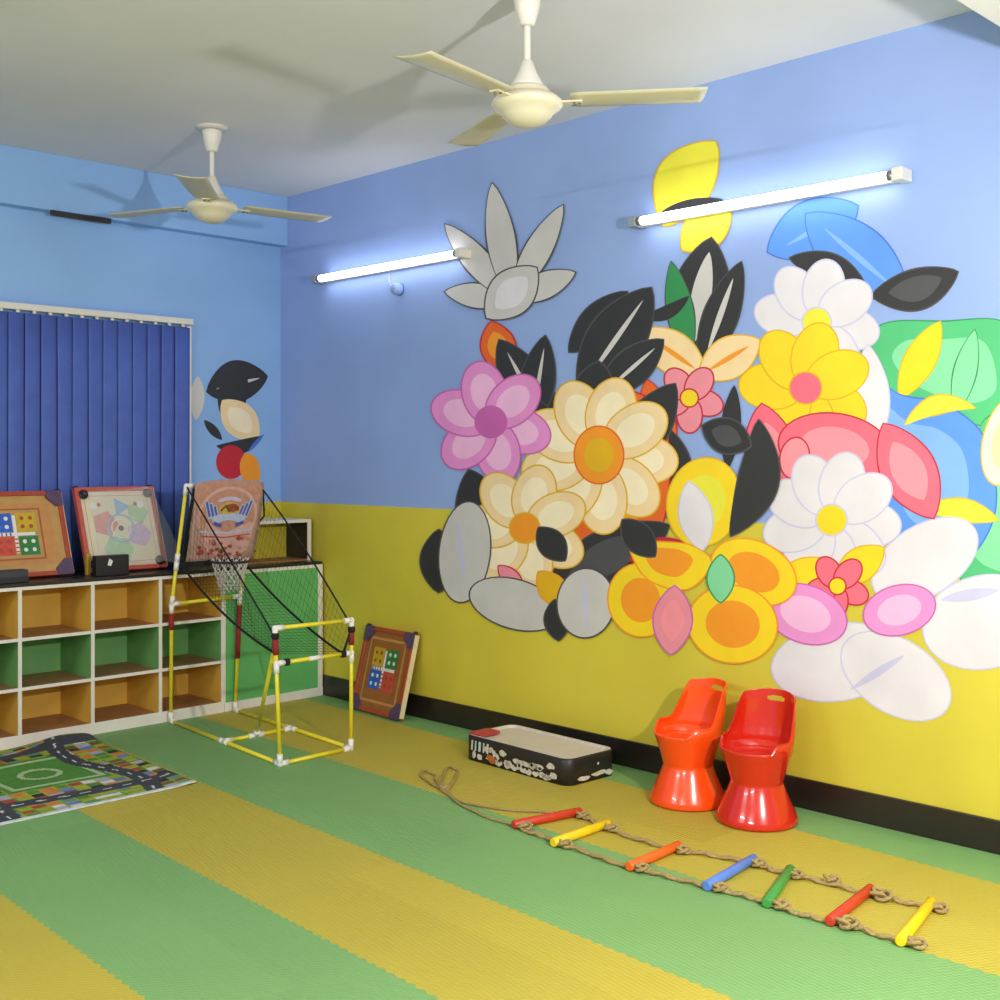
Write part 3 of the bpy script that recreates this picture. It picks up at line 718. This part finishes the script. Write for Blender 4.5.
# ------------------------------------------------------------------ ceiling fans
def make_fan(label, x, y, a0):
    t = thing('ceiling_fan', label, 'fan', (x, y, 3.0), 0, 'cream ceiling fans')
    MB().lathe([(0, -.0), (.075, 0), (.075, -.006), (.04, -.010), (0, -.01)], M['offwhite'], n=28).build('ceiling_plate', t)
    MB().lathe([(.02, -.010), (.046, -.018), (.048, -.03), (.04, -.07), (.026, -.115), (.017, -.122), (.012, -.118)], M['offwhite'], n=28).build('canopy', t)
    MB().lathe([(.012, -.115), (.012, -.26)], M['offwhite'], n=16).build('down_rod', t)
    MB().lathe([(.012, -.235), (.02, -.242), (.036, -.285), (.056, -.322), (.058, -.33), (.05, -.333)], M['offwhite'], n=32).build('lower_cup', t)
    MB().lathe([(.045, -.328), (.07, -.334), (.078, -.345), (.08, -.358), (.106, -.366), (.121, -.38), (.124, -.392), (.112, -.408), (.092, -.418), (.084, -.432), (.062, -.452), (.03, -.463), (0, -.465)], M['cream'], n=40).build('motor_housing', t)
    # one blade: bracket plus gently twisted plate
    for k in range(3):
        a = a0+k*2*PI/3; rot = Matrix.Rotation(a, 4, 'Z')
        mb = MB(); i = mb.mi(M['blade']); g_ = []
        NS, NW = 14, 6
        for s in range(NS+1):
            f_ = s/NS; r = .15+.46*f_; w_ = .062+.009*f_ if s else .056; tw = -math.radians(5-1.5*f_)
            rowv = []
            for q in range(NW+1):
                v = (q/NW-.5)*2*w_; rad_ = r - (.018*(q/NW) if s == NS else 0)
                rowv.append(mb.bm.verts.new(rot @ Vector((rad_, v*math.cos(tw), -.378 + v*math.sin(tw) - .006*(1-(v/w_)**2)))))
            g_.append(rowv)
        for s in range(NS):
            for q in range(NW):
                f = mb.bm.faces.new((g_[s][q], g_[s+1][q], g_[s+1][q+1], g_[s][q+1])); f.material_index = i; f.smooth = True
        bl_ = mb.build('blade', t, solid=.003, normals=False)
        bk_ = MB(); bk_.box((.095, -.018, -.390), (.19, .018, -.384), M['cream'], rot=rot @ Matrix.Rotation(math.radians(0), 4, 'X'))
        for bx, by in ((.165, .011), (.165, -.011), (.182, 0)): bk_.lathe([(0, -.395), (.005, -.394), (.005, -.382)], M['steel'], c=(0, 0, 0), n=8, axis=rot @ Matrix.Translation((bx, by, 0)))
        bk_.build('blade_bracket', bl_)
    return t
def az(deg): d = RT*math.cos(math.radians(deg))+FW*math.sin(math.radians(deg)); return math.atan2(d.y, d.x)
make_fan('nearer cream three-blade ceiling fan, over the mural side of the room', -1.261, -3.257, az(-7))
make_fan('farther cream three-blade ceiling fan, in front of the blue beam', -1.145, -1.023, az(35))

# ------------------------------------------------------------------ wall paintings: plain rounded leaves, petals and pebbles
PC = {}
def paint(nm, c_): PC[nm] = mat('mural_paint_'+nm, c_, .55, .06, 5)
for nm, c_ in (('chalk', '#c9c5c2'), ('white', '#ddd7de'), ('lilac', '#c4c0e0'), ('char', '#2d2c2e'), ('grey', '#4a4a4d'), ('peach', '#f0d2a0'), ('cream', '#f6e6c4'), ('orange', '#e2641d'), ('amber', '#f0961e'),
               ('yellow', '#f2cf1c'), ('lemon', '#e4dc3a'), ('gold', '#e0ae12'), ('pink', '#e58fcf'), ('rose', '#f0b6de'), ('magenta', '#c862ae'), ('coral', '#f06a80'), ('salmon', '#f4919e'), ('blush', '#e98c9c'),
               ('blue', '#5a92e6'), ('azure', '#7fadf0'), ('navy', '#3f6fc4'), ('green', '#4fb878'), ('mint', '#7fd09c'), ('fern', '#2f8a4e'), ('red', '#c02030')): paint(nm, c_)
class Mural:
    def __init__(s, axis, plane): s.mb = MB(); s.axis = axis; s.plane = plane; s.lay = 0
    def put(s, pts, m):
        s.lay += 1; d = -.0005-.00003*s.lay
        out = []
        for p in pts:
            q = at(p[0], p[1], s.axis, s.plane); q[s.axis] = s.plane+d; out.append(q)
        s.mb.poly(out, PC[m])
    def shape(s, pts, fill, line='grey', inner=None, ow=1.6, isc=.62):
        n = len(pts); cx = sum(p[0] for p in pts)/n; cy = sum(p[1] for p in pts)/n
        def grow(k):
            o = []
            for p in pts:
                d = math.hypot(p[0]-cx, p[1]-cy) or 1; o.append((cx+(p[0]-cx)*(1+k/d), cy+(p[1]-cy)*(1+k/d)))
            return o
        if line: s.put(grow(ow), line)
        s.put(pts, fill)
        if inner: s.put([(cx+(p[0]-cx)*isc, cy+(p[1]-cy)*isc) for p in pts], inner)
    def ell(s, cx, cy, rx, ry, rot, fill, line='grey', inner=None, isc=.62):
        r = math.radians(rot); n = 36
        s.shape([(cx+rx*math.cos(2*PI*k/n)*math.cos(r)-ry*math.sin(2*PI*k/n)*math.sin(r), cy+rx*math.cos(2*PI*k/n)*math.sin(r)+ry*math.sin(2*PI*k/n)*math.cos(r)) for k in range(n)], fill, line, inner, isc=isc)
    def leaf(s, x0, y0, x1, y1, w, fill, line='grey', inner=None, bend=0, isc=.62):
        dx, dy = x1-x0, y1-y0; d = math.hypot(dx, dy); nx, ny = -dy/d, dx/d; n = 18; pts = []
        for sgn in (1, -1):
            rng_ = range(n) if sgn > 0 else range(n, 0, -1)
            for k in rng_:
                t = k/n; h = w/2*math.sin(PI*t)**.75*sgn + bend*4*t*(1-t); pts.append((x0+dx*t+nx*h, y0+dy*t+ny*h))
        s.shape(pts, fill, line, inner, isc=isc)
    def blob(s, pts, fill, line='grey', inner=None, isc=.62):
        s.shape([(p.x, p.y) for p in spline([(x, y, 0) for x, y in pts], 8)], fill, line, inner, isc=isc)
    def flower(s, cx, cy, r, n, pr_, fill, mid, line='grey', inner=None, a0=0):
        for k in range(n):
            a = a0+2*PI*k/n; s.ell(cx+r*math.cos(a), cy+r*math.sin(a), pr_*1.15, pr_*.8, math.degrees(a), fill, line, inner)
        s.ell(cx, cy, pr_*.55, pr_*.55, 0, mid, line)
    def swirl(s, cx, cy, rx, ry, cols, rot=0, line='grey'):
        for k, c_ in enumerate(cols):
            f_ = 1-k/len(cols)*.95; s.ell(cx+rx*.10*k, cy+ry*.06*k, rx*f_, ry*f_, rot, c_, line if k == 0 else None)
mu = Mural(0, 0.0)
# green and blue ground shapes at the right
mu.blob([(862, 350), (885, 324), (940, 322), (1010, 326), (1030, 400), (990, 425), (930, 410), (885, 385)], 'green', 'fern', 'mint')
mu.leaf(940, 322, 900, 398, 30, 'yellow', 'gold'); mu.leaf(975, 330, 955, 415, 22, 'mint', 'fern')
mu.blob([(985, 420), (1030, 430), (1030, 590), (985, 600), (955, 560), (975, 480)], 'green', 'fern', 'mint')
mu.blob([(862, 372), (900, 395), (945, 405), (985, 440), (995, 510), (965, 560), (915, 560), (885, 520), (872, 450)], 'blue', 'navy', 'azure')
mu.leaf(905, 425, 975, 408, 18, 'lemon', 'gold', bend=-12); mu.leaf(925, 508, 998, 520, 22, 'lemon', 'gold', bend=-4)
mu.ell(1008, 440, 24, 46, 15, 'cream', 'gold', 'peach')
# white pebbles, right
mu.ell(925, 560, 58, 34, -32, 'white', 'lilac', None); mu.ell(985, 622, 62, 46, -12, 'white', 'lilac'); mu.leaf(940, 600, 1000, 590, 12, 'lilac', None)
mu.ell(838, 662, 66, 38, -8, 'white', 'lilac'); mu.ell(896, 676, 60, 36, 32, 'white', 'lilac'); mu.leaf(850, 690, 905, 655, 8, 'lilac', None)
# blue leaf, dark leaf, moon disc
mu.leaf(768, 252, 858, 206, 56, 'blue', 'navy', None); mu.leaf(786, 246, 842, 214, 5, 'azure', None); mu.leaf(806, 214, 908, 300, 62, 'blue', 'navy', None); mu.leaf(824, 228, 892, 286, 6, 'azure', None); mu.leaf(872, 296, 958, 272, 40, 'char', 'grey', 'grey', bend=6); mu.leaf(790, 258, 868, 292, 30, 'char', 'grey', bend=-6)
mu.flower(817, 322, 34, 8, 25, 'white', 'lemon', 'lilac', None, .2)
mu.leaf(868, 345, 876, 448, 34, 'white', 'lilac')
mu.flower(806, 388, 34, 7, 28, 'yellow', 'coral', 'gold', None, .5)
# coral petals
mu.leaf(762, 404, 780, 500, 50, 'coral', 'red', 'salmon'); mu.ell(835, 448, 56, 34, 8, 'coral', 'red', 'salmon'); mu.leaf(884, 424, 934, 518, 54, 'coral', 'red', 'salmon'); mu.ell(795, 458, 14, 20, 10, 'salmon', 'red')
# pale pebble with a yellow leaf
mu.flower(832, 520, 38, 9, 27, 'white', 'yellow', 'lilac', None, .1)
mu.leaf(772, 590, 832, 562, 32, 'yellow', 'gold'); mu.leaf(884, 548, 836, 582, 32, 'yellow', 'gold'); mu.flower(838, 586, 16, 5, 14, 'coral', 'yellow', 'red', None, .4)
mu.ell(806, 614, 42, 28, 20, 'pink', 'magenta', 'rose'); mu.ell(900, 610, 36, 24, -15, 'pink', 'magenta', 'rose')
# yellow leaf and dark tall leaf
mu.leaf(664, 226, 716, 142, 56, 'lemon', 'gold', bend=-6); mu.leaf(683, 250, 730, 205, 40, 'lemon', 'gold'); mu.leaf(662, 212, 724, 200, 14, 'char', None)
mu.leaf(712, 238, 690, 360, 58, 'char', 'grey'); mu.leaf(710, 252, 693, 345, 20, 'chalk', None); mu.leaf(742, 262, 700, 372, 34, 'char', 'grey'); mu.leaf(734, 278, 708, 352, 6, 'chalk', None); mu.leaf(672, 262, 690, 362, 26, 'fern', 'grey')
mu.leaf(640, 318, 690, 296, 14, 'char', None, bend=6)
mu.leaf(642, 330, 706, 376, 40, 'peach', 'gold'); mu.leaf(760, 340, 700, 376, 40, 'peach', 'gold'); mu.leaf(655, 340, 696, 369, 5, 'amber', None); mu.leaf(750, 346, 708, 371, 5, 'amber', None)
mu.flower(690, 398, 17, 5, 15, 'blush', 'yellow', 'red', None, .3); mu.leaf(735, 385, 728, 470, 20, 'char', None)
mu.leaf(648, 380, 668, 470, 36, 'orange', 'red', 'amber'); mu.leaf(655, 420, 690, 500, 34, 'char', 'grey')
# dark leaves of the left group
mu.leaf(570, 352, 628, 292, 34, 'char', 'grey'); mu.leaf(580, 392, 652, 288, 56, 'char', 'grey'); mu.leaf(588, 380, 644, 300, 5, 'chalk', None); mu.leaf(600, 396, 664, 340, 36, 'char', 'grey'); mu.leaf(610, 388, 656, 348, 4, 'chalk', None)
mu.leaf(492, 322, 506, 372, 34, 'orange', 'red', 'amber'); mu.leaf(500, 340, 556, 440, 46, 'char', 'grey'); mu.leaf(508, 352, 550, 430, 5, 'chalk', None); mu.leaf(546, 336, 530, 430, 34, 'char', 'grey'); mu.leaf(545, 348, 533, 420, 4, 'chalk', None)
mu.blob([(535, 430), (560, 500), (590, 560), (640, 570), (668, 500), (660, 410), (600, 390)], 'orange', 'red', 'amber')
mu.leaf(620, 470, 676, 384, 44, 'char', 'grey'); mu.leaf(560, 480, 538, 400, 34, 'char', 'grey'); mu.leaf(590, 420, 600, 362, 40, 'char', 'grey')
mu.leaf(545, 590, 670, 525, 54, 'char', 'grey', 'grey'); mu.leaf(630, 560, 690, 545, 30, 'red', None)
mu.flower(600, 455, 44, 9, 30, 'peach', 'amber', 'gold', 'cream', .1); mu.ell(600, 455, 24, 28, 0, 'amber', 'orange', 'gold')
# pink blossom
mu.flower(492, 422, 30, 6, 27, 'pink', 'magenta', 'magenta', 'rose', .3)
mu.leaf(470, 470, 505, 560, 50, 'char', 'grey', bend=4); mu.flower(526, 528, 34, 7, 26, 'peach', 'amber', 'gold', 'cream', .5); mu.leaf(540, 528, 566, 560, 26, 'char', 'grey'); mu.leaf(500, 566, 524, 590, 16, 'blush', 'red')
mu.leaf(440, 530, 440, 592, 36, 'char', 'grey'); mu.ell(466, 552, 25, 50, 6, 'chalk', 'grey'); mu.leaf(458, 520, 466, 580, 5, 'lilac', None)
mu.ell(516, 604, 46, 24, 16, 'chalk', 'grey'); mu.leaf(540, 572, 568, 606, 26, 'gold', 'amber'); mu.leaf(556, 600, 560, 640, 24, 'char', 'grey')
mu.ell(587, 603, 28, 34, 4, 'chalk', 'grey'); mu.leaf(585, 575, 588, 632, 4, 'lilac', None)
# yellow pebbles
mu.ell(755, 572, 44, 30, 25, 'yellow', 'amber', 'amber'); mu.ell(642, 600, 32, 36, -10, 'yellow', 'amber', 'amber'); mu.ell(734, 624, 44, 38, 10, 'yellow', 'amber', 'amber')
mu.ell(705, 502, 36, 44, 12, 'yellow', 'gold', 'lemon'); mu.leaf(690, 482, 704, 550, 32, 'white', 'lilac'); mu.blob([(625, 520), (650, 540), (690, 545), (712, 562), (690, 588), (655, 582), (636, 560)], 'yellow', 'amber', 'amber')
mu.leaf(624, 520, 656, 556, 28, 'char', 'grey'); mu.leaf(676, 586, 672, 654, 38, 'blush', 'magenta', 'salmon'); mu.leaf(722, 555, 722, 602, 26, 'mint', 'fern')
mu.leaf(760, 420, 732, 536, 40, 'char', 'grey', bend=-14); mu.leaf(704, 426, 752, 446, 34, 'char', 'grey', 'grey')
# chalk-white spray of petals, upper left
for a, L, w_ in ((-80, 66, 24), (-38, 100, 26), (-6, 118, 28), (32, 108, 26), (70, 70, 26)):
    r = math.radians(a-3); mu.leaf(512, 300, 512+L*math.sin(r), 300-L*math.cos(r), w_, 'chalk', 'grey')
mu.leaf(488, 318, 538, 268, 44, 'chalk', 'grey', 'white')
o = mu.mb.build('wall_mural', normals=False)
tag(o, 'big painted wall mural of bright leaves, petals and pebbles over the blue and yellow', 'mural')
ms_ = Mural(1, WY)
ms_.leaf(196, 420, 198, 376, 15, 'chalk', None); ms_.leaf(204, 420, 222, 440, 9, 'char', None)
ms_.leaf(206, 392, 268, 376, 42, 'char', None, None, bend=-3); ms_.leaf(216, 389, 260, 378, 4, 'chalk', None); ms_.leaf(240, 362, 226, 424, 30, 'char', None)
ms_.leaf(222, 400, 258, 440, 34, 'peach', None, 'cream'); ms_.leaf(216, 446, 262, 436, 14, 'char', None, bend=6); ms_.ell(231, 462, 15, 17, 0, 'red', None); ms_.ell(250, 470, 10, 17, -10, 'amber', None); ms_.leaf(248, 452, 264, 434, 4, 'navy', None)
o = ms_.mb.build('wall_motif', normals=False)
tag(o, 'small painted leaf motif on the far wall between blind and corner', 'mural')

# ------------------------------------------------------------------ light
def light(name, kind, loc, energy, col, size=None):
    d = bpy.data.lights.new(name, kind); d.energy = energy; d.color = col
    if kind == 'POINT': d.shadow_soft_size = size
    o = bpy.data.objects.new(name, d); COL.objects.link(o); o.location = loc; return o
light('flash', 'POINT', (-2.12, -6.05, 1.86), 325, (1, .965, .93), .05)
def fill_lamp(loc, aim, energy):  # unseen strip-shaped area lamp, added as fill to brighten the room evenly
    d = bpy.data.lights.new('added_fill', 'AREA'); d.shape = 'RECTANGLE'; d.size = 1.2; d.size_y = .06; d.energy = energy; d.color = (.97, .98, 1)
    o = bpy.data.objects.new('added_fill', d); COL.objects.link(o); o.location = loc; o.rotation_euler = (Vector(aim)-Vector(loc)).to_track_quat('-Z', 'Y').to_euler()
fill_lamp((-5.9, -2.4, 2.45), (-1, -2.4, 2.2), 45); fill_lamp((-5.9, -5.2, 2.45), (-1, -4.2, 2.2), 45)
wd = bpy.data.worlds.new('world'); SC.world = wd; wd.use_nodes = True
wd.node_tree.nodes['Background'].inputs['Color'].default_value = (.93, .95, 1, 1); wd.node_tree.nodes['Background'].inputs['Strength'].default_value = .52

# ------------------------------------------------------------------ camera
cd = bpy.data.cameras.new('camera'); co = bpy.data.objects.new('camera', cd); COL.objects.link(co)
co.location = CAM; co.rotation_euler = (PI/2, 0, -TH)
cd.sensor_width = 36; cd.sensor_fit = 'HORIZONTAL'; cd.lens = FPX/1000*36; cd.shift_y = (HY-500)/1000
cd.clip_start = .05; SC.camera = co
SC.view_settings.view_transform = 'Standard'; SC.view_settings.look = 'None'; SC.view_settings.exposure = -0.06; SC.view_settings.gamma = 1
try: SC.view_settings.use_curve_mapping = False
except Exception: pass
